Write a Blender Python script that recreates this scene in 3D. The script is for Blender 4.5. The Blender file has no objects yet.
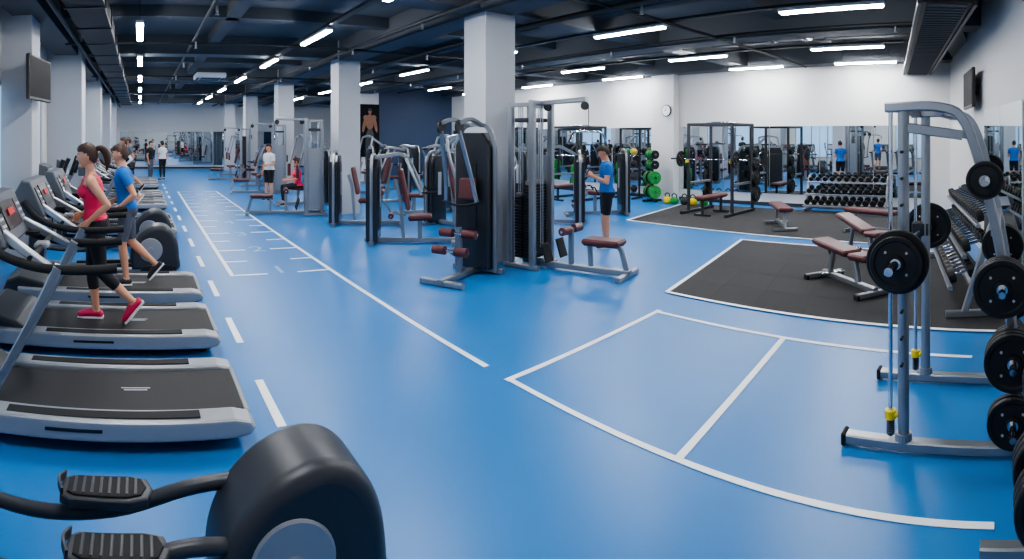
import bpy, bmesh, math, random
from mathutils import Vector, Matrix, Euler
R=random.Random(7)
S=bpy.context.scene
V=Vector
pi=math.pi
# ---------------------------------------------------------------- materials
def srgb(r,g,b):
    f=lambda c:(c/255/12.92) if c/255<=.04045 else ((c/255+.055)/1.055)**2.4
    return (f(r),f(g),f(b))
def mat(name,col,rough=.5,metal=0,var=.06,scale=30,bump=0,emit=0,coat=0,ecol=None,bscale=None):
    m=bpy.data.materials.new(name); m.use_nodes=True
    nt=m.node_tree; b=nt.nodes['Principled BSDF']
    c=srgb(*col)
    b.inputs['Roughness'].default_value=rough; b.inputs['Metallic'].default_value=metal
    if coat: b.inputs['Coat Weight'].default_value=coat; b.inputs['Coat Roughness'].default_value=.15
    tc=nt.nodes.new('ShaderNodeTexCoord'); nz=nt.nodes.new('ShaderNodeTexNoise'); nz.inputs['Scale'].default_value=scale; nz.inputs['Detail'].default_value=3
    nt.links.new(tc.outputs['Object'],nz.inputs['Vector'])
    mx=nt.nodes.new('ShaderNodeMix'); mx.data_type='RGBA'
    mx.inputs[6].default_value=(*[max(0,x*(1-var)) for x in c],1); mx.inputs[7].default_value=(*[min(1,x*(1+var)) for x in c],1)
    nt.links.new(nz.outputs['Fac'],mx.inputs[0]); nt.links.new(mx.outputs[2],b.inputs['Base Color'])
    if bump:
        n2=nt.nodes.new('ShaderNodeTexNoise'); n2.inputs['Scale'].default_value=bscale or scale*4; nt.links.new(tc.outputs['Object'],n2.inputs['Vector'])
        bp=nt.nodes.new('ShaderNodeBump'); bp.inputs['Strength'].default_value=bump; bp.inputs['Distance'].default_value=.01
        nt.links.new(n2.outputs['Fac'],bp.inputs['Height']); nt.links.new(bp.outputs['Normal'],b.inputs['Normal'])
    if emit:
        b.inputs['Emission Color'].default_value=(*(ecol or c),1); b.inputs['Emission Strength'].default_value=emit
    return m
M_floor=mat('blue_vinyl',(30,114,180),.36,0,.08,1.3,.03,bscale=60)
M_wall=mat('wall_paint',(206,206,206),.7,0,.02,2)
M_col=mat('column_paint',(176,179,185),.6,0,.03,2)
M_navy=mat('navy_paint',(40,60,88),.6,0,.04,2)
M_ceil=mat('ceiling_paint',(88,91,95),.75,0,.06,2)
M_beam=mat('beam_paint',(76,80,86),.7,0,.05,2)
M_duct=mat('duct_black',(46,47,49),.5,.3,.1,8)
M_mirror=mat('mirror_glass',(214,222,226),.015,1,0,1)
M_line=mat('line_white',(238,242,245),.45,0,.02,10)
M_num=mat('line_white_worn',(150,182,212),.5,0,.08,14)
M_rub=mat('rubber_mat',(50,50,52),.88,0,.25,160,.3)
M_seam=mat('rubber_seam',(38,38,40),.9)
M_light=mat('led_diffuser',(255,255,255),.5,0,0,1,emit=136,ecol=(.985,.99,1))
M_lhouse=mat('lamp_housing',(210,214,220),.4,.3)
M_sil=mat('silver_paint',(148,152,158),.36,.75,.04,12)
M_silp=mat('silver_plastic',(150,154,160),.38,.35,.03,12)
M_con=mat('console_grey',(84,88,95),.5,0,.04,12)
M_chr=mat('chrome',(215,218,222),.12,1,0,1)
M_blk=mat('black_plastic',(26,28,32),.42,0,.1,20)
M_gry=mat('graphite_plastic',(46,49,56),.42,0,.08,20)
M_iron=mat('cast_iron',(22,23,25),.5,.2,.15,50,.15)
M_belt=mat('treadmill_belt',(42,41,42),.7,0,.2,90,.15)
M_grip=mat('rubber_grip',(20,21,23),.75,0,.1,60)
M_mar=mat('maroon_vinyl',(88,42,44),.45,0,.1,25,.08)
M_stk=mat('weight_stack',(46,49,54),.45,.5,.1,40)
M_stl=mat('weight_stack_light',(150,154,160),.4,.6,.1,40)
M_shr=mat('shroud_panel',(32,35,40),.28,0,.08,6,coat=.3)
M_yel=mat('yellow_plastic',(222,200,40),.5)
M_grn=mat('green_rubber',(40,140,60),.55)
M_grnd=mat('dull_green_rubber',(44,104,62),.6)
M_yeld=mat('dull_yellow_rubber',(170,150,60),.6)
M_redd=mat('dull_red_rubber',(128,50,52),.6)
M_redp=mat('red_plastic',(190,35,45),.5)
M_scr=mat('screen_glass',(12,14,18),.3,0,.05,4)
M_tv=mat('television_screen',(14,16,20),.65,0,.05,4)
M_tv.node_tree.nodes['Principled BSDF'].inputs['Specular IOR Level'].default_value=.15
M_lcd=mat('console_label',(168,174,182),.4,0,.03,20)
M_win=mat('window_glass_blind',(150,185,215),.5,0,.05,3,emit=1.0,ecol=srgb(150,185,220))
M_skin=mat('skin',(205,150,122),.5,0,.08,24,.06)
M_pskin=mat('poster_print_skin',(128,88,68),.6,0,.35,6)
M_pink=mat('pink_fabric',(222,50,92),.8,0,.12,14,.35,bscale=18)
M_dark=mat('black_fabric',(28,29,34),.85,0,.2,14,.35,bscale=18)
M_blue=mat('blue_fabric',(28,104,180),.85,0,.12,14,.4,bscale=16)
M_greyf=mat('grey_fabric',(85,90,102),.85,0,.12,14,.4,bscale=16)
M_whtf=mat('white_fabric',(215,218,222),.85,0,.06,30,.1)
M_shoe=mat('pink_shoe',(196,40,84),.6,0,.1,40)
M_shoed=mat('dark_shoe',(40,42,50),.6,0,.1,40)
M_sole=mat('white_sole',(225,225,228),.6)
M_hairb=mat('brown_hair',(62,38,26),.55,0,.35,60,.3)
M_haird=mat('dark_hair',(38,28,24),.6,0,.35,60,.3)
M_eye=mat('eye_white',(235,232,228),.3)
M_iris=mat('iris_dark',(40,28,22),.3)
M_lip=mat('lips',(180,104,92),.5)
# ---------------------------------------------------------------- builder
def rotm(rot): return Euler(rot).to_matrix()
class B:
    def __init__(s): s.v=[];s.f=[];s.m=[];s.sm=[];s.mats=[]
    def mi(s,m):
        if m not in s.mats: s.mats.append(m)
        return s.mats.index(m)
    def add(s,vs,fs,m,smooth=False):
        o=len(s.v); s.v.extend([tuple(v) for v in vs]); k=s.mi(m)
        for f in fs: s.f.append([i+o for i in f]); s.m.append(k); s.sm.append(smooth)
    def box(s,c,d,m,rot=None,bev=.008):
        h=[x/2 for x in d]; b=min(bev,min(h)*.6)
        vs=[];ix={}
        sg=[(a,bb,cc) for a in(-1,1) for bb in(-1,1) for cc in(-1,1)]
        for q in sg:
            for k in range(3):
                p=[q[j]*(h[j] if j==k else h[j]-b) for j in range(3)]
                ix[(q,k)]=len(vs); vs.append(V(p))
        fs=[]
        for k in range(3):
            a,bb=[j for j in range(3) if j!=k]
            for sgn in(-1,1):
                f=[]
                for u,w in((-1,-1),(1,-1),(1,1),(-1,1)):
                    q=[0,0,0];q[k]=sgn;q[a]=u;q[bb]=w; f.append(ix[(tuple(q),k)])
                fs.append(f)
        for j in range(3):
            k,l=[x for x in range(3) if x!=j]
            for u in(-1,1):
                for w in(-1,1):
                    q1=[0,0,0];q1[j]=-1;q1[k]=u;q1[l]=w;q2=list(q1);q2[j]=1
                    q1=tuple(q1);q2=tuple(q2)
                    fs.append([ix[(q1,k)],ix[(q2,k)],ix[(q2,l)],ix[(q1,l)]])
        for q in sg: fs.append([ix[(q,0)],ix[(q,1)],ix[(q,2)]])
        r=rotm(rot) if rot else None; c=V(c)
        s.add([(r@v if r else v)+c for v in vs],fs,m)
    def cyl(s,p1,p2,r,m,n=14,r2=None,smooth=True):
        p1=V(p1);p2=V(p2);r2=r if r2 is None else r2
        d=(p2-p1).normalized(); a=d.orthogonal().normalized(); b=d.cross(a)
        A=[p1+(a*math.cos(2*pi*i/n)+b*math.sin(2*pi*i/n))*r for i in range(n)]
        C=[p2+(a*math.cos(2*pi*i/n)+b*math.sin(2*pi*i/n))*r2 for i in range(n)]
        s.add(A+C,[[i,(i+1)%n,n+(i+1)%n,n+i] for i in range(n)],m,smooth)
        s.add(A,[list(range(n))],m); s.add(C,[list(range(n))],m)
    def lathe(s,prof,o,ax,m,n=24,smooth=False):
        o=V(o);d=V(ax).normalized();a=d.orthogonal().normalized();b=d.cross(a)
        vs=[];fs=[];k=len(prof)
        for r,h in prof:
            for i in range(n): vs.append(o+d*h+(a*math.cos(2*pi*i/n)+b*math.sin(2*pi*i/n))*r)
        for j in range(k-1):
            for i in range(n): fs.append([j*n+i,j*n+(i+1)%n,(j+1)*n+(i+1)%n,(j+1)*n+i])
        fs.append(list(range(n))); fs.append([(k-1)*n+i for i in range(n)])
        s.add(vs,fs,m,smooth)
    def path(s,pts,k=5):
        P=[V(p) for p in pts]
        if len(P)<3 or k<2: return P
        out=[]
        for i in range(len(P)-1):
            p0=P[i-1] if i else P[0]*2-P[1]; p1=P[i];p2=P[i+1]; p3=P[i+2] if i+2<len(P) else P[-1]*2-P[-2]
            for t in range(k):
                t/=k
                out.append(.5*((2*p1)+(p2-p0)*t+(2*p0-5*p1+4*p2-p3)*t*t+(3*p1-p0-3*p2+p3)*t**3))
        out.append(P[-1]); return out
    def corner(s,pts,rad=.08,k=4):
        P=[V(p) for p in pts]; out=[P[0]]
        for i in range(1,len(P)-1):
            a=P[i-1]-P[i]; b=P[i+1]-P[i]; r=min(rad,a.length*.45,b.length*.45)
            A=P[i]+a.normalized()*r; C=P[i]+b.normalized()*r
            for t in range(k+1):
                t/=k; out.append((1-t)**2*A+2*t*(1-t)*P[i]+t*t*C)
        out.append(P[-1]); return out
    def sweep(s,P,prof,m,up=(0,0,1),smooth=True,scl=None):
        n=len(prof); vs=[];fs=[];u=None
        for i,p in enumerate(P):
            t=(P[min(i+1,len(P)-1)]-P[max(i-1,0)]).normalized()
            if u is None:
                u=V(up)
                if abs(u.normalized().dot(t))>.95: u=V((0,1,0)) if abs(t.y)<.9 else V((1,0,0))
            u=(u-t*u.dot(t)).normalized(); w=t.cross(u)
            k=scl[i] if scl else 1
            for a,b in prof: vs.append(p+w*a*k+u*b*k)
        for i in range(len(P)-1):
            for j in range(n): fs.append([i*n+j,i*n+(j+1)%n,(i+1)*n+(j+1)%n,(i+1)*n+j])
        s.add(vs,fs,m,smooth)
        s.add(vs[:n],[list(range(n))],m); s.add(vs[-n:],[list(range(n))],m)
    def tube(s,pts,r,m,n=10,curve=False,rad=.07,k=5):
        P=s.path(pts,k) if curve else s.corner(pts,rad)
        s.sweep(P,[(r*math.cos(2*pi*i/n),r*math.sin(2*pi*i/n)) for i in range(n)],m)
    def rtube(s,pts,w,h,m,up=(0,0,1),curve=False,rad=.07):
        P=s.path(pts) if curve else s.corner(pts,rad)
        c=min(w,h)*.15; a=w/2;b=h/2
        s.sweep(P,[(-a+c,-b),(a-c,-b),(a,-b+c),(a,b-c),(a-c,b),(-a+c,b),(-a,b-c),(-a,-b+c)],m,up,False)
    def vtube(s,pts,rad,m,n=12,curve=2,flat=1):
        P=[V(p) for p in pts]
        if curve>1 and len(P)>2:
            Q=s.path(P,curve); rr=[]
            for i in range(len(P)-1):
                for t in range(curve): rr.append(rad[i]*(1-t/curve)+rad[i+1]*t/curve)
            rr.append(rad[-1])
        else: Q=P;rr=list(rad)
        d0=(Q[0]-Q[1]).normalized();d1=(Q[-1]-Q[-2]).normalized()
        Q=[Q[0]+d0*rr[0]*.85,Q[0]+d0*rr[0]*.5]+Q+[Q[-1]+d1*rr[-1]*.5,Q[-1]+d1*rr[-1]*.85]
        rr=[rr[0]*.45,rr[0]*.86]+rr+[rr[-1]*.86,rr[-1]*.45]
        s.sweep(Q,[(math.cos(2*pi*i/n),flat*math.sin(2*pi*i/n)) for i in range(n)],m,scl=rr)
    def dome(s,poly,y0,y1,m,r=.06,k=5):
        c=V((sum(p[0] for p in poly)/len(poly),0,sum(p[1] for p in poly)/len(poly)))
        P=s.path([(p[0],0,p[1]) for p in poly]+[(poly[0][0],0,poly[0][1])],4)[:-1]; n=len(P)
        prof=[]
        for i in range(k+1):
            a=pi/2*i/k; prof.append((y0+r*(1-math.cos(a)), r*(1-math.sin(a))))
        prof=prof+[(y0+y1-y,ins) for y,ins in reversed(prof)]
        vs=[];fs=[]
        for y,ins in prof:
            for p in P:
                d=(p-c); L=d.length; q=c+d*(1-ins/L); vs.append(V((q.x,y,q.z)))
        for j in range(len(prof)-1):
            for i in range(n): fs.append([j*n+i,j*n+(i+1)%n,(j+1)*n+(i+1)%n,(j+1)*n+i])
        s.add(vs,fs,m,True); s.add(vs[:n],[list(range(n))],m); s.add(vs[-n:],[list(range(n))],m)
    def prism(s,poly,y0,y1,m,bev=.02,axis='y',off=(0,0,0),seg=2,smooth=False):
        bm=bmesh.new()
        vs=[bm.verts.new((p[0],y0,p[1])) for p in poly]; f=bm.faces.new(vs)
        r=bmesh.ops.extrude_face_region(bm,geom=[f])
        bmesh.ops.translate(bm,verts=[g for g in r['geom'] if isinstance(g,bmesh.types.BMVert)],vec=(0,y1-y0,0))
        if bev:
            es=[e for e in bm.edges if abs(e.verts[0].co.y-e.verts[1].co.y)<1e-6]
            bmesh.ops.bevel(bm,geom=es,offset=bev,segments=seg,affect='EDGES',profile=.6)
        bm.verts.index_update()
        vv=[]
        for v in bm.verts:
            c=v.co
            if axis=='x': c=V((c.y,c.x,c.z))
            elif axis=='z': c=V((c.x,c.z,c.y))
            vv.append(c+V(off))
        s.add(vv,[[v.index for v in f.verts] for f in bm.faces],m,smooth); bm.free()
    def ell(s,c,rd,m,rot=None,nu=16,nv=10,fn=None):
        c=V(c);r=rotm(rot) if rot else Matrix.Identity(3); vs=[];fs=[]
        for j in range(1,nv):
            ph=pi*j/nv
            for i in range(nu):
                th=2*pi*i/nu; vs.append((math.sin(ph)*math.cos(th),math.sin(ph)*math.sin(th),math.cos(ph)))
        vs.append((0,0,1));vs.append((0,0,-1)); a=len(vs)-2
        for j in range(nv-2):
            for i in range(nu): fs.append([j*nu+i,(j+1)*nu+i,(j+1)*nu+(i+1)%nu,j*nu+(i+1)%nu])
        for i in range(nu): fs.append([a,i,(i+1)%nu]); fs.append([a+1,(nv-2)*nu+(i+1)%nu,(nv-2)*nu+i])
        out=[]
        for v in vs:
            p=V((v[0]*rd[0],v[1]*rd[1],v[2]*rd[2]))
            if fn: p=fn(V(v),p)
            out.append(r@p+c)
        s.add(out,fs,m,True)
    def mesh(s,name):
        me=bpy.data.meshes.new(name); me.from_pydata(s.v,[],s.f)
        for m in s.mats: me.materials.append(m)
        me.polygons.foreach_set('material_index',s.m); me.polygons.foreach_set('use_smooth',s.sm)
        bm=bmesh.new(); bm.from_mesh(me); bmesh.ops.recalc_face_normals(bm,faces=bm.faces); bm.to_mesh(me); bm.free()
        me.update(); return me
def place(me,name,loc=(0,0,0),yaw=0,parent=None,scale=1):
    if isinstance(me,B): me=me.mesh(name)
    o=bpy.data.objects.new(name,me); S.collection.objects.link(o); o.location=loc; o.rotation_euler=(0,0,yaw); o.scale=(scale,)*3
    if parent: o.parent=parent
    return o
def one(name,fn,loc=(0,0,0),yaw=0):
    b=B(); fn(b); return place(b,name,loc,yaw)
# ---------------------------------------------------------------- room shell
CH=4.3
XL,XR,YF=-2.15,14.0,33.5
def rw(x): return .06-(7.75-x)*.21   # right wall line
one('floor',lambda b:b.box(((XL+XR)/2,15.2,-.1),(XR-XL+.6,37.6,.2),M_floor,bev=0))
one('ceiling',lambda b:b.box(((XL+XR)/2,15.2,CH+.1),(XR-XL+.6,37.6,.2),M_ceil,bev=0))
def f(b):
    b.box((XL-.1,15.2,.35),(.2,37.6,.7),M_wall,bev=0)
    b.box((XL-.1,15.2,3.55),(.2,37.6,1.5),M_wall,bev=0)
    for y in [-1.6,1,7,13,19,25,31]: b.box((XL-.1,y,1.75),(.2,2.0,2.1),M_wall,bev=0)
one('wall_left',f)
for i,y in enumerate([4,10,16,22,28]):
    def f(b):
        b.box((0,0,0),(.03,4.0,2.1),M_win,bev=0)
        for k in range(-2,3): b.box((.03,k*1.0,0),(.05,.06,2.1),M_silp,bev=.005)
        for z in(-1.02,1.02): b.box((.03,0,z),(.05,4.0,.06),M_silp,bev=.005)
    one('window_%d'%(i+1),f,(XL-.08,y,1.75))
one('wall_back',lambda b:b.box((XR+.1,17.5,CH/2),(.2,33,CH),M_wall,bev=0))
one('wall_far',lambda b:b.box(((XL+XR)/2,YF+.1,CH/2),(XR-XL+.4,.2,CH),M_wall,bev=0))
L=math.hypot(17.5,17.5*.21)
def f(b): b.box((0,-.1,CH/2),(L,.2,CH),M_wall,bev=0)
one('wall_right',f,(14.3-17.5/2,rw(14.3-17.5/2),0),math.atan(.21))
one('baseboard_back',lambda b:b.box((XR-.012,12,.05),(.02,19,.1),M_gry,bev=0))
one('baseboard_far',lambda b:b.box((6,YF-.012,.05),(16,.02,.1),M_gry,bev=0))
one('wall_navy',lambda b:b.box((12.1,22.2,CH/2),(3.8,.4,CH),M_navy,bev=0))
one('wall_partition',lambda b:b.box((9.7,22.2,CH/2),(1.0,.4,CH),M_wall,bev=0))
def f(b):
    b.box((0,0,0),(.98,.04,2.3),M_tv,bev=.01)
    b.ell((0.03,-.022,.38),(.20,.006,.34),M_pskin); b.ell((.03,-.022,.84),(.085,.006,.12),M_pskin)
    b.ell((.03,-.023,.90),(.09,.006,.08),M_blk)
    b.ell((-.16,-.022,.56),(.12,.006,.12),M_pskin); b.ell((.22,-.022,.56),(.12,.006,.12),M_pskin)
    b.ell((-.24,-.022,.25),(.075,.006,.34),M_pskin,rot=(0,.2,0)); b.ell((.30,-.022,.25),(.075,.006,.34),M_pskin,rot=(0,-.2,0))
    b.ell((-.06,-.022,-.45),(.12,.006,.55),M_gry,rot=(0,.08,0)); b.ell((.12,-.022,-.45),(.12,.006,.55),M_gry,rot=(0,-.08,0))
one('wall_poster',f,(9.72,21.97,2.2))
for y in (7,13,19,25,31):
    one('column',lambda b:b.box((0,0,CH/2),(.58,.58,CH),M_col,bev=.01),(5.14 if y==7 else 5.08,y-.03,0))
for y in (1,13,19,25,31):
    one('wall_pier',lambda b:b.box((0,0,CH/2),(.85,.8,CH),M_col,bev=.01),(-1.76,y,0))
one('wall_pier',lambda b:b.box((0,0,CH/2),(.5,.7,CH),M_col,bev=.01),(-1.91,8.7,0))
one('column_back_wall',lambda b:b.box((0,0,CH/2),(.3,.85,CH),M_wall,bev=.01),(13.84,9.8,0))
def f(b):
    for y in (1,7,13,19,25,31): b.box((6.1,y,4.08),(16.2,.5,.45),M_beam,bev=0)
    for y in (4,10,16,22,28): b.box((6.1,y,4.2),(16.2,.25,.22),M_beam,bev=0)
    for x in (-1.7,5.08,9.6,13.7): b.box((x,16,4.06),(.55,33.5,.5),M_beam,bev=0)
    for x in (1.7,7.4,11.6): b.box((x,16,4.2),(.25,33.5,.22),M_beam,bev=0)
one('ceiling_beams',f)
def f(b):
    b.box((0,0,0),(7.6,.62,.36),M_duct,bev=.01)
    for i in range(48): b.box((-3.7+i*.157,0,-.19),(.05,.5,.03),M_beam,bev=0)
    for s in(-1,1): b.box((0,s*.34,-.15),(7.6,.05,.1),M_gry,bev=0)
one('ventilation_duct',f,(10.3,1.45,3.72),math.atan(.21))
one('ventilation_duct',lambda b:[b.box((0,0,0),(.55,26,.3),M_duct,bev=.01)]+[b.box((0,-12+i*1.5,0),(.59,.06,.34),M_gry,bev=0) for i in range(17)],(-.75,18,3.85))
def f(b):
    for x,z,r in((-1.2,3.75,.045),(-1.05,3.85,.03),(1.1,3.9,.03),(4.4,3.8,.04),(6.0,3.78,.05),(6.2,3.86,.03),(9.0,3.8,.04)):
        b.cyl((x,-.5 if x<5 else 1.2,z),(x,33 if x<9 else 21.9,z),r,M_duct,8)
    for y in (5.2,11,17,23): b.cyl((-1.5,y,3.8),(13.8,y,3.8),.03,M_duct,8)
    for x in (1.1,4.4,6.2,9.0):
        for k in range(7): b.cyl((x,1.8+k*3,3.8),(x,1.8+k*3,3.68),.02,M_sil,8); b.lathe([(.035,0),(.012,.02)],(x,1.8+k*3,3.67),(0,0,1),M_sil,10)
one('ceiling_pipes',f)
def f(b):
    for x in (3.2,7.5,10.9):
        l=31 if x<10 else 19.5
        b.box((x,2+l/2,3.85),(.12,l,.04),M_duct,bev=0)
one('light_cable_trays',f)
def f(b):
    b.box((0,0,0),(.9,.9,.16),M_lhouse,bev=.03); b.box((0,0,-.085),(.6,.6,.02),M_gry,bev=.01)
    for s in(-1,1): b.box((s*.38,0,-.085),(.08,.6,.02),M_duct,bev=.01); b.box((0,s*.38,-.085),(.6,.08,.02),M_duct,bev=.01)
one('ceiling_air_conditioner',f,(2.1,16.5,3.75)); one('ceiling_air_conditioner',f,(10.2,4.3,3.98))
def f(b):
    b.box((0,0,.03),(.13,1.6,.05),M_lhouse,bev=.008); b.box((0,0,-.005),(.10,1.54,.03),M_light,bev=.005)
    for s in(-1,1): b.cyl((0,s*.6,.05),(0,s*.6,.07),.012,M_duct,6)
b=B();f(b);me=b.mesh('led_light')
for x,ys in ((0,[1.7,5.7,9.7,13.4,17.4,21.4,25.4,29.2]),(3.2,[2,5.9,9.7,13.4,17.4,21.4,25.4,29.2]),(7.5,[2.45,6.1,10,13.8,17.6,21.4,25.4,29.2]),(10.9,[3.2,6.8,10.5,14.3,18]),(13.2,[3.4,6.4,11,15,19])):
    for y in ys: place(me,'led_strip_light',(x,y,3.76))
def f(b):
    for x,ys in ((0,[1.7,5.7,9.7,13.4,17.4,21.4,25.4,29.2]),(13.2,[3.4,6.4,11,15,19])):
        for y in ys:
            for s in(-1,1): b.cyl((x,y+s*.6,3.83),(x,y+s*.6,4.3),.006,M_duct,6)
one('light_suspension_wires',f)
# ---------------------------------------------------------------- mirrors
def mirror(name,a,bb,z0,z1,n,off=.03):
    a=V(a);bb=V(bb);d=bb-a;L=d.length;yaw=math.atan2(d.y,d.x)
    def f(b):
        for i in range(n): b.box((L*(i+.5)/n,0,(z0+z1)/2),(L/n-.012,.02,z1-z0),M_mirror,bev=.003)
    one(name,f,(a.x,a.y,0),yaw)
mirror('wall_mirror',(13.975,1.9),(13.975,9.3),.35,2.22,5)
mirror('wall_mirror',(13.975,10.3),(13.975,21.8),.35,2.22,7)
mirror('wall_mirror',(-1.2,YF-.03),(9.1,YF-.03),.2,2.25,7)
p=lambda x,o:(x,rw(x)+o)
mirror('wall_mirror',p(6.3,.03),p(8.8,.03),.35,2.35,2)
def f(b):
    b.lathe([(.16,0),(.18,.01),(.18,.04),(.16,.05)],(0,0,0),(-1,0,0),M_blk); b.lathe([(.155,.0),(.155,.052)],(0,0,0),(-1,0,0),M_line)
    b.box((-.057,0,.05),(.006,.012,.1),M_blk,bev=0); b.box((-.057,.035,0),(.006,.08,.012),M_blk,bev=0)
    for i in range(12):
        a=i*pi/6; b.box((-.055,.13*math.sin(a),.13*math.cos(a)),(.004,.012,.012),M_blk,bev=0)
one('wall_clock',f,(13.68,9.62,2.72))
def f(b):
    b.box((0,0,0),(.06,1.1,.66),M_blk,bev=.012); b.box((.032,0,.01),(.004,1.04,.59),M_tv,bev=0); b.box((-.1,0,0),(.16,.2,.2),M_gry)
one('wall_television',f,(-1.54,8.3,2.80),-.12)
one('wall_television',f,(9.6,rw(9.6)+.16,2.75),pi/2+.2)
# ---------------------------------------------------------------- floor markings
def strip(b,p,q,w=.06,z=.003,m=None,ext=.9):
    p=V((*p,0));q=V((*q,0));d=q-p
    b.box(((p.x+q.x)/2,(p.y+q.y)/2,z),(d.length+w*ext,w,.003),m or M_line,rot=(0,0,math.atan2(d.y,d.x)),bev=0)
def f(b):
    strip(b,(2.70,3.41),(4.91,3.57),.055,.0030); strip(b,(2.71,3.41),(2.71,.07),.050,.0042); strip(b,(4.88,3.57),(4.79,.3),.05,.0042); strip(b,(2.71,1.83),(4.86,2.05),.055,.0030,ext=-.2)
    strip(b,(2.71,3.74),(2.68,19.2),.055); strip(b,(1.27,7.5),(1.33,19.2),.06)
    for k in range(-1,13):
        y0=3.55+k*1.52; strip(b,(.93,y0),(.93,y0+.66),.065)
    for i in range(15):
        y=7.5+i*.83
        strip(b,(1.33,y),(1.62 if i%2 else 1.75,y),.05,.0042); strip(b,(2.66,y),(2.36 if i%2 else 2.23,y),.05,.0042)
    for i in range(8):
        cu=bpy.data.curves.new('t','FONT'); cu.body=str(i+1); cu.size=.5; cu.align_x='CENTER'
        o=bpy.data.objects.new('t',cu); S.collection.objects.link(o); bpy.context.view_layer.update()
        me=o.evaluated_get(bpy.context.evaluated_depsgraph_get()).to_mesh()
        vs=[V((v.co.x*1.1+1.99,v.co.y*1.2+7.5+i*1.5,.006)) for v in me.vertices]; fs=[list(pp.vertices) for pp in me.polygons]
        b.add(vs,fs,M_num); bpy.data.objects.remove(o)
one('floor_markings',f)
def quad_mat(name,P,lines):
    def f(b):
        n=len(P); vs=[V((x,y,z)) for z in(.001,.012) for x,y in P]
        b.add(vs,[list(range(n)),list(range(n,2*n))]+[[i,(i+1)%n,n+(i+1)%n,n+i] for i in range(n)],M_rub)
        a,bb,c,d=[V((*q,.0125)) for q in P[:4]]
        for i in range(1,5):
            t=i/5; p1=a.lerp(d,t);p2=bb.lerp(c,t); strip(b,(p1.x,p1.y),(p2.x,p2.y),.006,.0112,M_seam)
        for i in range(1,7):
            t=i/7; p1=a.lerp(bb,t);p2=d.lerp(c,t); strip(b,(p1.x,p1.y),(p2.x,p2.y),.006,.0116,M_seam)
        for k,(i,j) in enumerate(lines): strip(b,P[i],P[j],.055,.0125+.001*k)
    one(name,f)
quad_mat('rubber_floor_mat',[(5.55,3.9),(5.4,-.25),(9.1,.6),(9.1,4.7)],[(0,1),(0,3),(2,3)])
quad_mat('rubber_floor_mat',[(9.8,8.0),(9.55,.75),(13.6,1.55),(13.3,8.7)],[(0,1),(0,3)])
# ---------------------------------------------------------------- treadmill
def treadmill(b):
    b.prism([(-1.05,.03),(1.0,.03),(1.05,.06),(1.05,.10),(-1.05,.10)],-.36,.36,M_blk,.01)
    b.box((.12,0,.165),(1.86,.60,.03),M_belt,bev=.01)
    b.cyl((1.03,-.3,.14),(1.03,.3,.14),.04,M_blk,12)
    for s in(-1,1):
        b.prism([(-1.0,.08),(.98,.08),(1.06,.10),(1.09,.14),(1.06,.18),(.96,.203),(-1.0,.215)],s*.40-.085,s*.40+.085,M_silp,.025,seg=3)
        b.box((.15,s*.40,.208),(1.2,.09,.012),M_grip,bev=.004)
        b.box((-.02,s*.487,.15),(.35,.004,.02),M_blk,bev=0)
        b.rtube([(-.62,s*.42,.16),(-.30,s*.42,.75),(-.12,s*.42,1.12)],.06,.11,M_sil,up=(0,1,0),curve=True)
        b.tube([(-.66,s*.41,1.34),(-.52,s*.43,1.20),(-.28,s*.44,1.12),(0,s*.44,1.105),(.24,s*.44,1.12)],.030,M_grip,12,True)
        b.rtube([(-.14,s*.42,1.08),(-.35,s*.36,1.2),(-.52,s*.3,1.3)],.05,.08,M_sil,up=(0,1,0),curve=True)
        b.cyl((-.95,s*.3,.035),(-.95,s*.3,0),.03,M_grip,10); b.cyl((.95,s*.3,.06),(.95,s*.3,0),.035,M_grip,10)
    b.box((1.06,0,.15),(.05,.66,.06),M_silp,bev=.02)
    b.prism([(-1.18,.05),(-.62,.05),(-.60,.20),(-.72,.27),(-1.0,.33),(-1.14,.28),(-1.19,.16)],-.42,.42,M_gry,.03)
    b.box((.35,0,.182),(.16,.012,.003),M_lcd,bev=0); b.box((.35,.03,.182),(.2,.01,.003),M_lcd,bev=0)
    b.prism([(-.80,1.18),(-.52,1.16),(-.46,1.22),(-.60,1.52),(-.68,1.53),(-.80,1.32)],-.40,.40,M_con,.025,seg=3)
    b.box((-.535,0,1.365),(.012,.74,.27),M_silp,rot=(0,-.44,0),bev=.004)
    b.box((-.53,0,1.38),(.014,.36,.2),M_scr,rot=(0,-.44,0),bev=.004)
    b.box((-.522,0,1.40),(.008,.16,.05),M_redp,rot=(0,-.44,0),bev=.002)
    for s in(-1,1):
        b.box((-.53,s*.28,1.375),(.014,.14,.19),M_gry,rot=(0,-.44,0),bev=.004)
        for k in range(3): b.box((-.52-.022*k+.02,s*.28,1.33+.045*k),(.012,.09,.02),M_lcd,rot=(0,-.44,0),bev=.003)
        b.lathe([(.055,0),(.06,.03)],(-.42,s*.26,1.19),(0,0,1),M_blk,14)
    b.cyl((-.3,-.42,1.16),(-.3,.42,1.16),.022,M_grip,10)
    b.box((-.3,0,1.17),(.1,.12,.04),M_silp,bev=.015)
b=B();treadmill(b);me_t=b.mesh('treadmill_mesh')
for y in (3.78,5.22,6.56): place(me_t,'treadmill',(-.38,y,0))
for y in (10.8,12.0,14.6,16,17.4,20.4,21.8,23.2): place(me_t,'treadmill',(-.38,y,0))
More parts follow.
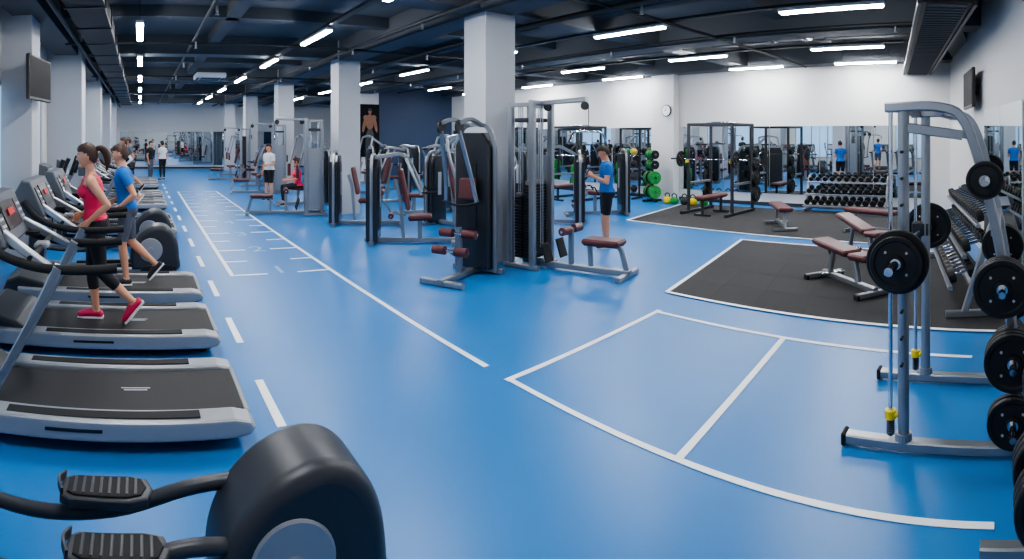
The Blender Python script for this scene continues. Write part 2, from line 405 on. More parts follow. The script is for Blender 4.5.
# ---------------------------------------------------------------- elliptical
def elliptical(b):
    hood=[(.30,.06),(.28,.25),(.31,.40),(.39,.53),(.51,.63),(.66,.68),(.79,.66),(.89,.57),(.95,.43),(.97,.25),(.96,.06),(.63,.05)]
    b.dome(hood,-.19,.19,M_gry,.07,7)
    b.dome([(.40,.45),(.48,.58),(.58,.655),(.70,.675),(.82,.64),(.88,.55),(.80,.59),(.66,.61),(.52,.55)],-.12,.12,M_blk,.02,3)
    for s in(-1,1):
        b.lathe([(.165,-.02),(.165,.004),(.155,.010),(.04,.014),(.03,.018)],(.57,s*.19,.345),(0,s,0),M_silp,40)
        b.prism([(.42,.05),(.92,.05),(.94,.12),(.72,.15),(.44,.12)],s*.2-.02,s*.2+.02,M_blk,.01)
        cz=.36+.05*s
        b.tube([(.42,s*.13,cz+.08),(.20,s*.14,.44+.02*s),(-.10,s*.15,.37),(-.45,s*.17,.33),(-.85,s*.22,.36)],.030,M_gry,12,True)
        px=-.10-.03*s; pz=.40+.01*s
        P=[(-.19,-.055),(-.15,-.08),(.1,-.085),(.17,-.065),(.195,0),(.17,.065),(.1,.085),(-.15,.08),(-.19,.055)]
        b.prism([(px+x,s*.155+y) for x,y in P],pz,pz+.045,M_gry,.014,axis='z',seg=3)
        b.prism([(px+x*.85,s*.155+y*.8) for x,y in P],pz+.035,pz+.053,M_grip,.004,axis='z')
        for k in range(8): b.box((px-.13+k*.036,s*.155,pz+.054),(.012,.11,.006),M_gry,bev=.002)
        b.rtube([(px-.18,s*.155-.06,pz+.055),(px-.20,s*.155,pz+.065),(px-.18,s*.155+.06,pz+.055)],.012,.035,M_gry,curve=True)
        b.tube([(-.85,s*.22,.36),(-.84,s*.25,.8),(-.86,s*.28,1.1),(-.72,s*.3,1.35),(-.64,s*.28,1.58)],.026,M_sil,12,True)
        b.tube([(-.75,s*.3,1.28),(-.70,s*.3,1.42),(-.64,s*.28,1.60)],.033,M_grip,12,True)
        b.tube([(.5,s*.13,.06),(-.4,s*.13,.06),(-1.15,s*.16,.07)],.04,M_sil,10)
        b.rtube([(-.5,s*.13,.09),(.35,s*.13,.13)],.06,.05,M_blk)
    b.rtube([(-1.15,-.34,.05),(-1.15,.34,.05)],.08,.07,M_blk); b.rtube([(.9,-.26,.035),(.9,.26,.035)],.08,.06,M_blk)
    b.rtube([(-1.1,0,.08),(-1.02,0,.7),(-.92,0,1.25)],.12,.10,M_sil,up=(0,1,0),curve=True)
    b.cyl((-.92,-.27,.95),(-.92,.27,.95),.028,M_blk,12)
    b.prism([(-1.2,.05),(-.95,.05),(-.93,.5),(-1.05,.6),(-1.17,.5)],-.12,.12,M_gry,.03)
    b.prism([(-1.02,1.22),(-.84,1.2),(-.88,1.5),(-1.0,1.54)],-.22,.22,M_con,.02)
    b.box((-.855,0,1.37),(.012,.34,.2),M_lcd,rot=(0,-.13,0),bev=.004)
b=B();elliptical(b);me_e=b.mesh('elliptical_mesh')
place(me_e,'elliptical_trainer',(-.01,2.14,0))
for y in (7.85,9.5): place(me_e,'elliptical_trainer',(-.42,y,0))
# ---------------------------------------------------------------- plates / dumbbells
def plate(b,c,ax,r,t=.035,m=None,rim=None):
    m=m or M_iron; ax=V(ax).normalized(); c=V(c)-ax*t/2
    b.lathe([(.024,t*.0),(r*.30,t*-.12),(r*.34,t*.25),(r*.78,t*.25),(r*.84,0),(r*.97,0),(r,t*.15),(r,t*.85),(r*.97,t),(r*.84,t),(r*.78,t*.75),(r*.34,t*.75),(r*.30,t*1.12),(.024,t)],c,ax,m,36)
    b.lathe([(.032,-t*.25),(.032,t*1.25)],c,ax,M_chr,14)
    if r>.14:
        u=ax.orthogonal().normalized(); w=ax.cross(u)
        for k in range(4):
            q=u*math.cos(k*pi/2)+w*math.sin(k*pi/2)
            for h in(.18,.82):
                o=c+ax*t*h+q*r*.56; b.lathe([(.008,-.003),(.008,.003)],o,ax,M_lcd,8)
def dumbbell(b,c,d,r=.06,l=.32,m=None):
    c=V(c);d=V(d).normalized(); m=m or M_iron
    b.cyl(c-d*l*.3,c+d*l*.3,.015,M_chr,8)
    for s in(-1,1): b.lathe([(r*.8,0),(r,.012),(r,l*.24),(r*.8,l*.27)],c+d*s*l*.22,d*s,m,12)
# ---------------------------------------------------------------- smith machine
def smith(b):
    for s in(-1,1):
        x=s*.48
        b.rtube([(x,.52,.05),(x,-.62,.05)],.08,.06,M_sil)
        b.box((x,.53,.05),(.10,.03,.08),M_grip); b.box((x,-.63,.05),(.11,.03,.09),M_grip)
        b.tube([(x,.16,.06),(x,.16,2.08)],.036,M_sil,16)
        b.lathe([(.055,0),(.05,.04)],(x,.16,.08),(0,0,1),M_sil,16)
        b.rtube([(x,.27,2.10),(x,-.06,2.10),(x,-.22,2.0),(x,-.36,1.55),(x,-.46,1.05),(x,-.52,.5),(x,-.55,.06)],.06,.085,M_sil,up=(1,0,0),curve=True)
        b.rtube([(x,.16,1.98),(x,-.2,1.93)],.04,.06,M_sil)
        b.cyl((x,.24,.09),(x,.24,2.09),.014,M_chr,12)
        b.cyl((x,.24,.2),(x,.24,.25),.036,M_yel,16); b.box((x,.23,.225),(.045,.085,.03),M_yel,bev=.01)
        n=60;P=[V((x+.024*math.cos(k*.9),.24+.024*math.sin(k*.9),.10+k*.0017)) for k in range(n)]
        b.sweep(P,[(.004,0),(0,.004),(-.004,0),(0,-.004)],M_blk)
        for k in range(9): b.cyl((x-.0,.16,.55+k*.16),(x+s*.07,.16,.55+k*.16),.010,M_blk,8)
        for z,r in((1.67,.11),(1.06,.165),(.64,.165),(.27,.15)):
            y=-.34 if z>1.5 else(-.44 if z>.9 else -.5)
            b.cyl((x,y,z),(x+s*.32,y,z),.02,M_chr,12)
            b.cyl((x,y,z),(x+s*.05,y,z),.035,M_sil,12)
            for k in range(3 if r>.15 else 2): plate(b,(x+s*(.09+k*.05),y,z),(s,0,0),r,.04)
        b.box((x,.20,1.2),(.07,.14,.12),M_blk,bev=.015)
        for k in range(2): plate(b,(s*(.66+.045*k),.16,1.2),(s,0,0),.185-.03*k,.04)
        b.cyl((s*.56,.16,1.2),(s*.60,.16,1.2),.04,M_chr,16)
        b.cyl((s*.58,.16,1.2),(s*.92,.16,1.2),.025,M_chr,14)
    b.cyl((-.6,.20,1.2),(.6,.20,1.2),.015,M_chr,12)
    b.rtube([(-.48,-.06,2.08),(.48,-.06,2.08)],.06,.06,M_sil); b.rtube([(-.48,.22,2.10),(.48,.22,2.10)],.05,.05,M_sil)
    b.rtube([(-.48,-.53,.3),(.48,-.53,.3)],.07,.07,M_sil); b.rtube([(-.48,-.4,1.35),(.48,-.4,1.35)],.06,.06,M_sil)
one('smith_machine',smith,(3.78,.45,0),.0)
def plate_tree(b):
    b.rtube([(0,-.35,.04),(0,.35,.04)],.07,.06,M_sil); b.rtube([(-.3,0,.04),(.3,0,.04)],.07,.06,M_sil)
    b.rtube([(0,0,.05),(0,0,1.0)],.08,.08,M_sil,up=(1,0,0))
    for z,r in((.32,.2),(.70,.15),(.95,.1)):
        for s in(-1,1):
            b.cyl((0,0,z),(s*.3,0,z+.02),.02,M_chr,12)
            for k in range(4 if r<.2 else 3): plate(b,(s*(.09+k*.05),0,z+.01),(s,0,0),r,.04)
one('weight_plate_tree',plate_tree,(2.5,-.24,0),0)
# ---------------------------------------------------------------- benches
def pad(b,c,d,rot=None,m=None): b.box(c,d,m or M_mar,rot=rot,bev=.025); b.box((c[0],c[1],c[2]-d[2]/2-.006),(d[0]*.9,d[1]*.8,.015),M_blk,rot=rot,bev=.003)
def inc_bench(ang):
    def f(b):
        b.rtube([(-.6,0,.07),(.55,0,.07)],.07,.07,M_sil)
        for x in(-.6,.55): b.rtube([(x,-.28,.04),(x,.28,.04)],.07,.06,M_sil); [b.box((x,s*.28,.03),(.09,.04,.06),M_grip) for s in(-1,1)]
        b.rtube([(.2,0,.08),(.12,0,.38)],.07,.07,M_sil,up=(0,1,0)); b.rtube([(-.45,0,.08),(-.35,0,.42+.3*math.sin(ang))],.06,.06,M_sil,up=(0,1,0))
        pad(b,(.33,0,.44),(.36,.30,.07),(0,-.06,0))
        pad(b,(.11-.42*math.cos(ang),0,.44+.42*math.sin(ang)),(.80,.28,.07),(0,ang,0))
        b.cyl((-.4,-.2,.09),(-.4,.2,.09),.02,M_chr,10)
    return f
one('adjustable_bench',inc_bench(.06),(6.75,1.95,.012),-2.25)
one('adjustable_bench',inc_bench(.22),(8.35,2.15,.012),-2.3)
def flat_bench(b):
    b.rtube([(-.5,0,.09),(.5,0,.09)],.06,.07,M_sil)
    for x in(-.5,.5):
        b.rtube([(x,-.25,.035),(x,.25,.035)],.07,.06,M_sil); b.rtube([(x,0,.05),(x*.8,0,.36)],.06,.06,M_sil,up=(0,1,0))
    b.rtube([(-.45,0,.37),(.45,0,.37)],.06,.05,M_sil); pad(b,(0,0,.44),(1.2,.30,.08))
one('flat_bench',flat_bench,(10.7,4.6,.012),.6)
one('flat_bench',flat_bench,(10.6,2.6,.012),1.2)
# ---------------------------------------------------------------- dumbbell rack
def db_rack(L,tiers,n,angle=.3):
    def f(b):
        for s in(-1,1):
            x=s*(L/2-.05)
            b.rtube([(x,-.3,.04),(x,.3,.04)],.06,.07,M_sil)
            b.rtube([(x,-.1,.05),(x,.24,tiers[-1]+.12)],.07,.06,M_sil,up=(1,0,0))
        b.rtube([(-L/2,.1,.1),(L/2,.1,.1)],.06,.06,M_sil)
        for t,z in enumerate(tiers):
            y=-.12+.15*t
            for dy in(-.13,.13): b.rtube([(-L/2+.03,y+dy,z+dy*angle),(L/2-.03,y+dy,z+dy*angle)],.05,.04,M_sil)
            for i in range(n):
                x=-L/2+.14+i*(L-.28)/(n-1); r=.05+.022*(1-t/len(tiers))+.012*i/n
                dumbbell(b,(x,y,z+.02+r),(0,1,angle),r,.30)
                if i%2==0: b.box((x,y-.14,z-.055),(.05,.012,.03),M_lcd,bev=.002)
    return f
one('dumbbell_rack',db_rack(3.0,[.35,.68,1.0],16),(7.25,.62,.012),math.atan(.21)+pi)
one('dumbbell_rack',db_rack(2.2,[.2,.48,.78],11),(13.35,3.95,.012),-pi/2)
# ---------------------------------------------------------------- power rack
def power_rack(b,bar=True,green=False):
    w=.62
    for sx in(-1,1):
        for sy in(-1,1): b.rtube([(sx*.55,sy*w,.03),(sx*.55,sy*w,2.25)],.07,.07,M_gry,up=(1,0,0))
        b.rtube([(sx*.55,-w,2.22),(sx*.55,w,2.22)],.07,.07,M_gry)
    for sy in(-1,1):
        b.rtube([(-.65,sy*w,.04),(.9,sy*w,.04)],.07,.07,M_gry); b.rtube([(-.55,sy*w,2.22),(.55,sy*w,2.22)],.07,.07,M_gry)
        b.rtube([(-.5,sy*w,.75),(.5,sy*w,.75)],.05,.06,M_sil)
        for z,r in((.45,.2),(.85,.2),(1.2,.15),(1.5,.12)):
            b.cyl((-.55,sy*w,z),(-.55,sy*(w+.28),z),.02,M_chr)
            for k in range(2): plate(b,(-.55,sy*(w+.08+k*.05),z),(0,sy,0),r,.04,M_grn if green and k==0 and z<1 else M_iron)
        b.box((.62,sy*w,1.3),(.12,.04,.06),M_yel)
    b.tube([(.0,-w,2.22),(.0,-.3,2.28),(0,.3,2.28),(0,w,2.22)],.02,M_chr)
    if bar:
        b.cyl((.66,-1.1,1.36),(.66,1.1,1.36),.015,M_chr,10)
        for sy in(-1,1):
            b.cyl((.66,sy*.7,1.36),(.66,sy*1.1,1.36),.024,M_chr,10)
            plate(b,(.66,sy*.78,1.36),(0,sy,0),.2,.04)
    pad(b,(.45,0,.44),(1.15,.3,.08)); b.rtube([(-.05,0,.38),(.95,0,.38)],.06,.05,M_gry)
    for x in(0,.9): b.rtube([(x,-.22,.03),(x,.22,.03)],.06,.05,M_gry); b.rtube([(x,0,.04),(x,0,.38)],.06,.06,M_gry,up=(0,1,0))
one('power_rack',power_rack,(12.2,6.9,.012),pi)
one('power_rack',lambda b:power_rack(b,True,True),(12.3,12.0,0),pi)
one('power_rack',lambda b:power_rack(b,True,True),(12.3,15.2,0),pi)
def gtree(b):
    b.rtube([(0,-.3,.04),(0,.3,.04)],.07,.06,M_blk); b.rtube([(-.3,0,.04),(.3,0,.04)],.07,.06,M_blk); b.rtube([(0,0,.05),(0,0,1.45)],.08,.08,M_blk,up=(1,0,0))
    for z in(.3,.72,1.1,1.4):
        for s in(-1,1):
            b.cyl((0,0,z),(0,s*.3,z),.02,M_chr)
            for k in range(4): plate(b,(0,s*(.07+.05*k),z),(0,s,0),.19 if z<1 else .13,.04,M_grn if k%2==(z<1) else M_iron)
one('bumper_plate_tree',gtree,(13.1,9.75,0),-.5)
def kb(b):
    for i,(x,y,m) in enumerate(((0,0,M_grn),(.32,.05,M_yel),(.62,0,M_blk),(.93,.05,M_grn),(1.2,0,M_yel))):
        b.lathe([(.07,0),(.11,.03),(.125,.09),(.11,.16),(.06,.2)],(x,y,0),(0,0,1),m,18,True)
        b.tube([(x-.06,y,.16),(x-.075,y,.25),(x,y,.30),(x+.075,y,.25),(x+.06,y,.16)],.016,M_iron,8,True)
one('kettlebell_set',kb,(13.0,7.9,.012),1.6)
def ballrack(b):
    for s in(-1,1): b.rtube([(s*.35,-.2,.03),(s*.35,.1,.05),(s*.35,.12,1.7)],.05,.05,M_blk,up=(1,0,0),rad=.03); b.rtube([(s*.35,-.25,.03),(s*.35,.25,.03)],.05,.05,M_blk)
    cs=[M_grnd,M_yeld,M_blk,M_redd,M_gry,M_grnd,M_blk]
    for t,z in enumerate((.3,.68,1.06,1.44)):
        for dy in(-.12,.08): b.cyl((-.36,dy,z-.1),(.36,dy,z-.1),.014,M_chr,8)
        for k in range(3): b.ell((-.24+.24*k,-.02,z+.02),(.115,.115,.115),cs[(t*2+k)%7],nu=18,nv=12)
one('medicine_ball_rack',ballrack,(13.4,10.9,0),-pi/2)
# ---------------------------------------------------------------- selectorised machines
def stack(b,x,y,w,d,z0,n,h=.045,m=None):
    for i in range(n): b.box((x,y,z0+i*h+h/2),(d,w,h*.82),m or M_stk,bev=.004)
    b.box((x,y,z0+n*h+.03),(d*.8,w*.9,.05),M_sil,bev=.01)
    for s in(-1,1): b.cyl((x,y+s*w*.33,.1),(x,y+s*w*.33,z0+n*h+.75),.012,M_chr,8)
def seat(b,x,z=.48,back=True,ang=.2,bx=-.28,bh=.75):
    pad(b,(x,0,z),(.42,.36,.08),(0,-.06,0))
    b.rtube([(x,0,.08),(x,0,z-.05)],.08,.08,M_sil,up=(0,1,0))
    if back:
        b.box((x+bx,0,z+.12+bh/2),(.08,.32,bh),M_mar,rot=(0,-ang,0),bev=.025); b.rtube([(x+bx-.02,0,.1),(x+bx-.08,0,z+.3),(x+bx-.16,0,z+bh*.9)],.06,.06,M_sil,up=(0,1,0))
def sel(kind):
    def f(b):
        b.prism([(-.28,.06),(.28,.06),(.28,1.38),(.2,1.52),(-.2,1.52),(-.28,1.38)],-.84,-.62,M_shr,.03,axis='x')
        b.prism([(-.2,.25),(.2,.25),(.2,1.3),(.14,1.38),(-.14,1.38),(-.2,1.3)],-.615,-.608,M_stk,0,axis='x')
        b.box((-.604,0,.9),(.01,.12,.5),M_lcd,bev=.002)
        for s in(-1,1): b.rtube([(-.73,s*.32,.03),(-.73,s*.32,1.4),(-.73,s*.22,1.58),(-.73,0,1.6)],.06,.05,M_sil,up=(1,0,0),rad=.1)
        b.rtube([(-.9,0,.06),(.75,0,.06)],.09,.08,M_sil); b.rtube([(-.73,-.4,.04),(-.73,.4,.04)],.09,.07,M_sil); b.rtube([(.72,-.32,.04),(.72,.32,.04)],.08,.07,M_sil)
        if kind=='chest':
            seat(b,.12); b.rtube([(-.7,0,1.55),(-.25,0,1.62),(-.1,0,1.55)],.08,.08,M_sil,up=(0,1,0))
            b.cyl((-.12,-.34,1.55),(-.12,.34,1.55),.03,M_blk)
            for s in(-1,1):
                b.rtube([(-.12,s*.34,1.55),(.02,s*.42,1.25),(.16,s*.42,.92)],.045,.06,M_sil,up=(0,1,0),curve=True)
                b.cyl((.16,s*.42,.95),(.42,s*.36,.95),.018,M_grip); b.cyl((.2,s*.42,.95),(.2,s*.2,1.0),.018,M_grip)
        elif kind=='leg':
            seat(b,.0,.55,bh=.6); b.cyl((.25,-.28,.55),(.25,.28,.55),.03,M_sil)
            b.rtube([(.25,.26,.55),(.42,.26,.35),(.5,.26,.22)],.05,.06,M_sil,up=(0,1,0)); b.cyl((.5,-.27,.22),(.5,.27,.22),.02,M_chr)
            b.cyl((.5,-.22,.22),(.5,.15,.22),.06,M_mar,16); b.cyl((.3,-.2,.72),(.3,.2,.72),.06,M_mar,16); b.rtube([(.28,.22,.5),(.3,.22,.74)],.04,.04,M_sil,up=(0,1,0))
            for s in(-1,1): b.tube([(-.05,s*.24,.5),(.05,s*.26,.7),(.15,s*.26,.7)],.017,M_grip)
        elif kind=='row':
            seat(b,.35,back=False); b.box((.02,0,.98),(.08,.28,.45),M_mar,bev=.025); b.rtube([(-.05,0,.1),(-.05,0,1.1)],.07,.07,M_sil,up=(0,1,0))
            b.rtube([(-.7,0,1.5),(-.3,0,1.72),(.0,0,1.65)],.07,.07,M_sil,up=(0,1,0))
            for s in(-1,1): b.rtube([(0,s*.3,1.6),(-.15,s*.36,1.2),(.02,s*.34,.95)],.04,.05,M_sil,up=(0,1,0),curve=True); b.cyl((0,s*.34,.98),(.2,s*.3,1.0),.018,M_grip)
            b.cyl((0,-.3,1.62),(0,.3,1.62),.03,M_blk)
        elif kind=='pec':
            seat(b,.1); b.rtube([(-.7,0,1.55),(-.1,0,1.95),(.1,0,1.95)],.08,.08,M_sil,up=(0,1,0))
            b.rtube([(0,-.55,1.9),(0,0,1.98),(0,.55,1.9)],.06,.06,M_sil)
            for s in(-1,1):
                b.rtube([(0,s*.55,1.9),(.1,s*.58,1.5),(.22,s*.52,1.05)],.05,.06,M_sil,up=(0,1,0),curve=True); b.cyl((.24,s*.5,.8),(.24,s*.5,1.15),.05,M_mar,14); b.cyl((.3,s*.48,1.2),(.3,s*.48,1.4),.018,M_grip)
    return f
meshes={k:(lambda b:(sel(k)(b),b.mesh('sel_'+k))[1])(B()) for k in('chest','leg','row','pec')}
names={'chest':'chest_press_machine','leg':'leg_extension_machine','row':'seated_row_machine','pec':'pec_fly_machine'}
for k,x,y,yaw in (('chest',4.75,8.75,-.55),('leg',4.85,11.0,-.5),('pec',4.5,14.9,3.1),('chest',4.6,20.8,3.1),('leg',4.6,22.8,3.1),('pec',4.6,27,3.1),
                ('pec',6.5,9.8,-1.2),('row',6.9,12.0,3.0),('chest',6.8,14.5,3.0),('leg',6.9,17.2,3.0),('row',9.0,11.6,3.3),('pec',9.2,14.8,3.1),('chest',9.0,17.8,3.1),('row',6.8,20.4,3.1),('pec',9.0,20.5,3.1),('leg',10,9.2,2.5),('row',8.2,9.0,2.4)):
    place(meshes[k],names[k],(x,y,0),yaw)
# lat pulldown / low row  (local +x to user)
def lat(b,shroud=False,top=2.42,ln=1.5):
    for s in(-1,1):
        b.rtube([(0,s*.25,.03),(0,s*.25,top)],.09,.09,M_sil,up=(1,0,0)); b.rtube([(-.38,s*.25,.03),(-.38,s*.25,top-.05)],.07,.07,M_sil,up=(1,0,0))
        b.rtube([(-.40,s*.25,top-.03),(.04,s*.25,top-.03)],.05,.06,M_sil)
        b.rtube([(-.5,s*.25,.04),(.1,s*.25,.04)],.08,.07,M_sil)
    b.rtube([(0,-.3,top),(0,.3,top)],.07,.07,M_sil)
    if shroud:
        b.prism([(-.24,.1),(.24,.1),(.24,1.8),(.16,1.95),(-.16,1.95),(-.24,1.8)],-.22,.0,M_shr,.03,axis='x')
    else:
        stack(b,-.12,0,.40,.15,.14,24); stack(b,-.29,0,.40,.13,.14,20)
        for k in(-.06,.06,-.16,.16,-.11,.11): b.cyl((-.10,k,1.15),(-.10,k,top),.009,M_chr,6); b.cyl((-.30,k,1.0),(-.30,k,top),.009,M_chr,6)
        for k in(-.03,.03): b.cyl((.0,k,.3),(.0,k,top),.006,M_lcd,6)
        b.box((-.19,.235,.9),(.34,.012,1.5),M_stl,bev=.003); b.box((-.19,0,top-.25),(.3,.44,.06),M_gry,bev=.01)
    b.rtube([(0,0,top),(.75,0,top+.03)],.07,.07,M_sil)
    for x in(.1,.72): b.lathe([(.06,-.015),(.05,0),(.06,.015)],(x,0,top-.06),(0,1,0),M_blk,18)
    b.cyl((.78,0,top-.08),(.78,0,2.0),.006,M_blk,6)
    b.tube([(.78,-.55,1.86),(.78,-.4,1.98),(.78,0,2.0),(.78,.4,1.98),(.78,.55,1.86)],.016,M_chr,8,True)
    b.rtube([(0,0,.07),(ln,0,.07)],.09,.08,M_sil); b.rtube([(ln-.05,-.32,.04),(ln-.05,.32,.04)],.08,.07,M_sil)
    b.rtube([(.5,0,.08),(.5,0,.62)],.07,.07,M_sil,up=(0,1,0))
    b.cyl((.5,-.28,.6),(.5,.28,.6),.02,M_chr)
    for s in(-1,1): b.cyl((.5,s*.06,.6),(.5,s*.26,.6),.06,M_mar,16); b.box((.22,s*.2,.28),(.03,.2,.28),M_grip,rot=(0,-.3,0))
    pad(b,(ln-.4,0,.47),(.56,.32,.08)); b.rtube([(ln-.6,0,.42),(ln-.15,0,.42),(ln-.05,0,.08)],.06,.06,M_sil,up=(0,1,0))
    b.rtube([(ln-.6,0,.08),(ln-.62,0,.42)],.06,.06,M_sil,up=(0,1,0))
one('lat_pulldown_machine',lambda b:lat(b,False,2.42,1.42),(5.42,6.05,0),-1.30)
def mgym(b):
    b.prism([(-.27,.08),(.27,.08),(.27,1.8),(.17,1.98),(-.17,1.98),(-.27,1.8)],-.3,-.06,M_shr,.03,axis='x')
    b.box((-.05,0,1.1),(.01,.16,.9),M_stk,bev=.002)
    for s in(-1,1):
        b.rtube([(-.18,s*.31,.03),(-.18,s*.31,1.85),(-.18,s*.2,2.08),(-.18,0,2.1)],.06,.05,M_sil,up=(1,0,0),rad=.12)
        b.rtube([(-.15,s*.12,2.08),(.2,s*.14,2.16),(.52,s*.14,2.1)],.05,.07,M_sil,up=(0,1,0),curve=True)
        b.lathe([(.09,-.015),(.08,0),(.09,.015)],(.5,s*.14,2.05),(0,1,0),M_blk,20)
        b.rtube([(.5,s*.14,2.0),(.3,s*.2,1.4),(.22,s*.24,1.05)],.04,.05,M_sil,up=(0,1,0),curve=True)
        b.cyl((.5,s*.08,.42),(.5,s*.26,.42),.06,M_mar,16); b.cyl((.3,s*.08,.62),(.3,s*.28,.62),.06,M_mar,16)
    b.rtube([(-.4,0,.05),(.75,0,.05)],.09,.08,M_sil); b.rtube([(-.25,-.4,.04),(-.25,.4,.04)],.08,.07,M_sil); b.rtube([(.7,-.32,.04),(.7,.32,.04)],.08,.07,M_sil)
    b.rtube([(.25,0,.07),(.28,0,.7)],.07,.07,M_sil,up=(0,1,0)); b.cyl((.5,-.28,.42),(.5,.28,.42),.02,M_chr); b.cyl((.3,-.3,.62),(.3,.3,.62),.02,M_chr)
    b.rtube([(.28,0,.3),(.5,0,.42)],.05,.05,M_sil,up=(0,1,0))
    b.tube([(.22,-.3,1.05),(.25,-.1,1.0),(.25,.1,1.0),(.22,.3,1.05)],.017,M_grip,8,True)
    b.box((.05,0,1.2),(.07,.26,.3),M_mar,rot=(0,-.1,0),bev=.025)
one('multi_station_machine',mgym,(4.32,6.33,0),-2.7)
one('cable_tower_machine',lambda b:lat(b,False,2.35),(4.05,13.0,0),2.9)
one('cable_tower_machine',lambda b:lat(b,False,2.35),(4.5,18.2,0),3.0)
one('cable_tower_machine',lambda b:lat(b,True,2.3),(4.5,24.2,0),3.0)
one('cable_tower_machine',lambda b:lat(b,False,2.4),(9.6,12.9,0),-2.4)
one('cable_tower_machine',lambda b:lat(b,False,2.4),(12.9,18,0),3.14)
# ---------------------------------------------------------------- people
import numpy as np
DEF=dict(pel=(0,0,.96),nk=(0.0,0,1.46),hd=(.03,0,1.63),hpL=(0,.09,.93),hpR=(0,-.09,.93),knL=(.02,.10,.50),knR=(.02,-.10,.50),anL=(0,.10,.085),anR=(0,-.10,.085),
 toL=(.17,.12,.03),toR=(.17,-.12,.03),shL=(0,.168,1.375),shR=(0,-.168,1.375),elL=(-.03,.23,1.12),elR=(-.03,-.23,1.12),wrL=(.04,.25,.88),wrR=(.04,-.25,.88))
def hand(b,w,d,side,curl,m,n_in):
    d=V(d).normalized(); n=V(n_in); n=(n-d*n.dot(d)).normalized(); l=d.cross(n)*side
    w=V(w)
    for o,r in ((.022,.016),(.004,.017),(-.018,.0155)): b.vtube([w-d*.015+l*o*.4,w+d*.03+l*o*.9,w+d*.082+l*o],[.016,r,r*.82],m,8,2)
    for i,(o,L) in enumerate(((.028,.072),(.010,.080),(-.009,.074),(-.027,.058))):
        p=w+d*.078+l*o; ang=0; P=[p-d*.02,p]
        for k in range(3):
            ang+=curl*(.6 if k==0 else .8); dd=d*math.cos(ang)+n*math.sin(ang)
            p=p+dd*L*(.42,.32,.26)[k]; P.append(p)
        b.vtube(P,[.0095,.0095,.009,.008,.007],m,8,2)
    p=w+d*.025+l*.024
    b.vtube([p-l*.01,p+l*.018+d*.022+n*.004,p+l*.024+d*.05+n*.014,p+l*.018+d*.070+n*.026],[.013,.012,.010,.008],m,8,2)
def head(b,c,f,skin,hair,style):
    c=V(c); f=V(f).normalized(); l=V((0,0,1)).cross(f).normalized(); u=f.cross(l)
    Mx=Matrix((f,l,u)).transposed()
    def T(p): return Mx@V(p)+c
    t=B()
    def fn(v,p):
        z=v.z
        if z<0:
            q=-z; p.y*=1-.30*q**1.4
            p.x=p.x*(1-.08*q)+.014*q if v.x>0 else p.x*(1-.28*q)+.014*q
        if v.x>.55 and .0<z<.3: p.x-=.004*math.cos(v.y*1.2)
        return p
    t.ell((0,0,0),(.094,.076,.118),skin,nu=28,nv=20,fn=fn)
    t.vtube([(.086,0,.014),(.099,0,-.012),(.103,0,-.024)],[.007,.009,.010],skin,8,2)
    t.ell((.095,0,-.027),(.011,.016,.008),skin)
    t.ell((.066,0,-.090),(.022,.026,.018),skin)
    for s in(-1,1):
        t.ell((.079,s*.031,.006),(.010,.0125,.0055),M_eye); t.ell((.0872,s*.031,.006),(.003,.0052,.005),M_iris)
        t.vtube([(.089,s*.016,.024),(.087,s*.032,.029),(.077,s*.048,.023)],[.003,.0038,.0025],hair,6,2)
        t.ell((-.002,s*.077,-.004),(.018,.008,.029),skin,rot=(0,.15,s*.25))
    t.ell((.085,0,-.052),(.006,.020,.0035),M_lip); t.ell((.084,0,-.059),(.006,.016,.0045),M_lip)
    h=B(); h.ell((-.010,0,.012),(.101,.085,.120),hair,nu=40,nv=30)
    xs=[-.12,-.07,-.035,-.012,.015,.045,.07,.1]; zs=[-.085,-.085,-.055,.012,.03,.055,.066,.07]
    keep=[]
    for fc in h.f:
        q=sum((V(h.v[i]) for i in fc),V())/len(fc)
        if q.z>float(np.interp(q.x,xs,zs)): keep.append(fc)
    t.add(h.v,keep,hair,True)
    t.ell((.010,0,.068),(.082,.074,.058),hair)
    if style=='pony':
        t.ell((-.108,0,.055),(.024,.026,.026),hair)
        t.vtube([(-.10,0,.06),(-.15,0,.055),(-.19,0,-.0),(-.195,0,-.08),(-.175,0,-.16)],[.022,.036,.040,.032,.010],hair,12,3)
    elif style=='bun': t.ell((-.11,0,.06),(.045,.045,.045),hair)
    o=len(b.v); b.v.extend([tuple(T(v)) for v in t.v])
    for fc,mi,sm in zip(t.f,t.m,t.sm): b.f.append([i+o for i in fc]); b.m.append(b.mi(t.mats[mi])); b.sm.append(sm)
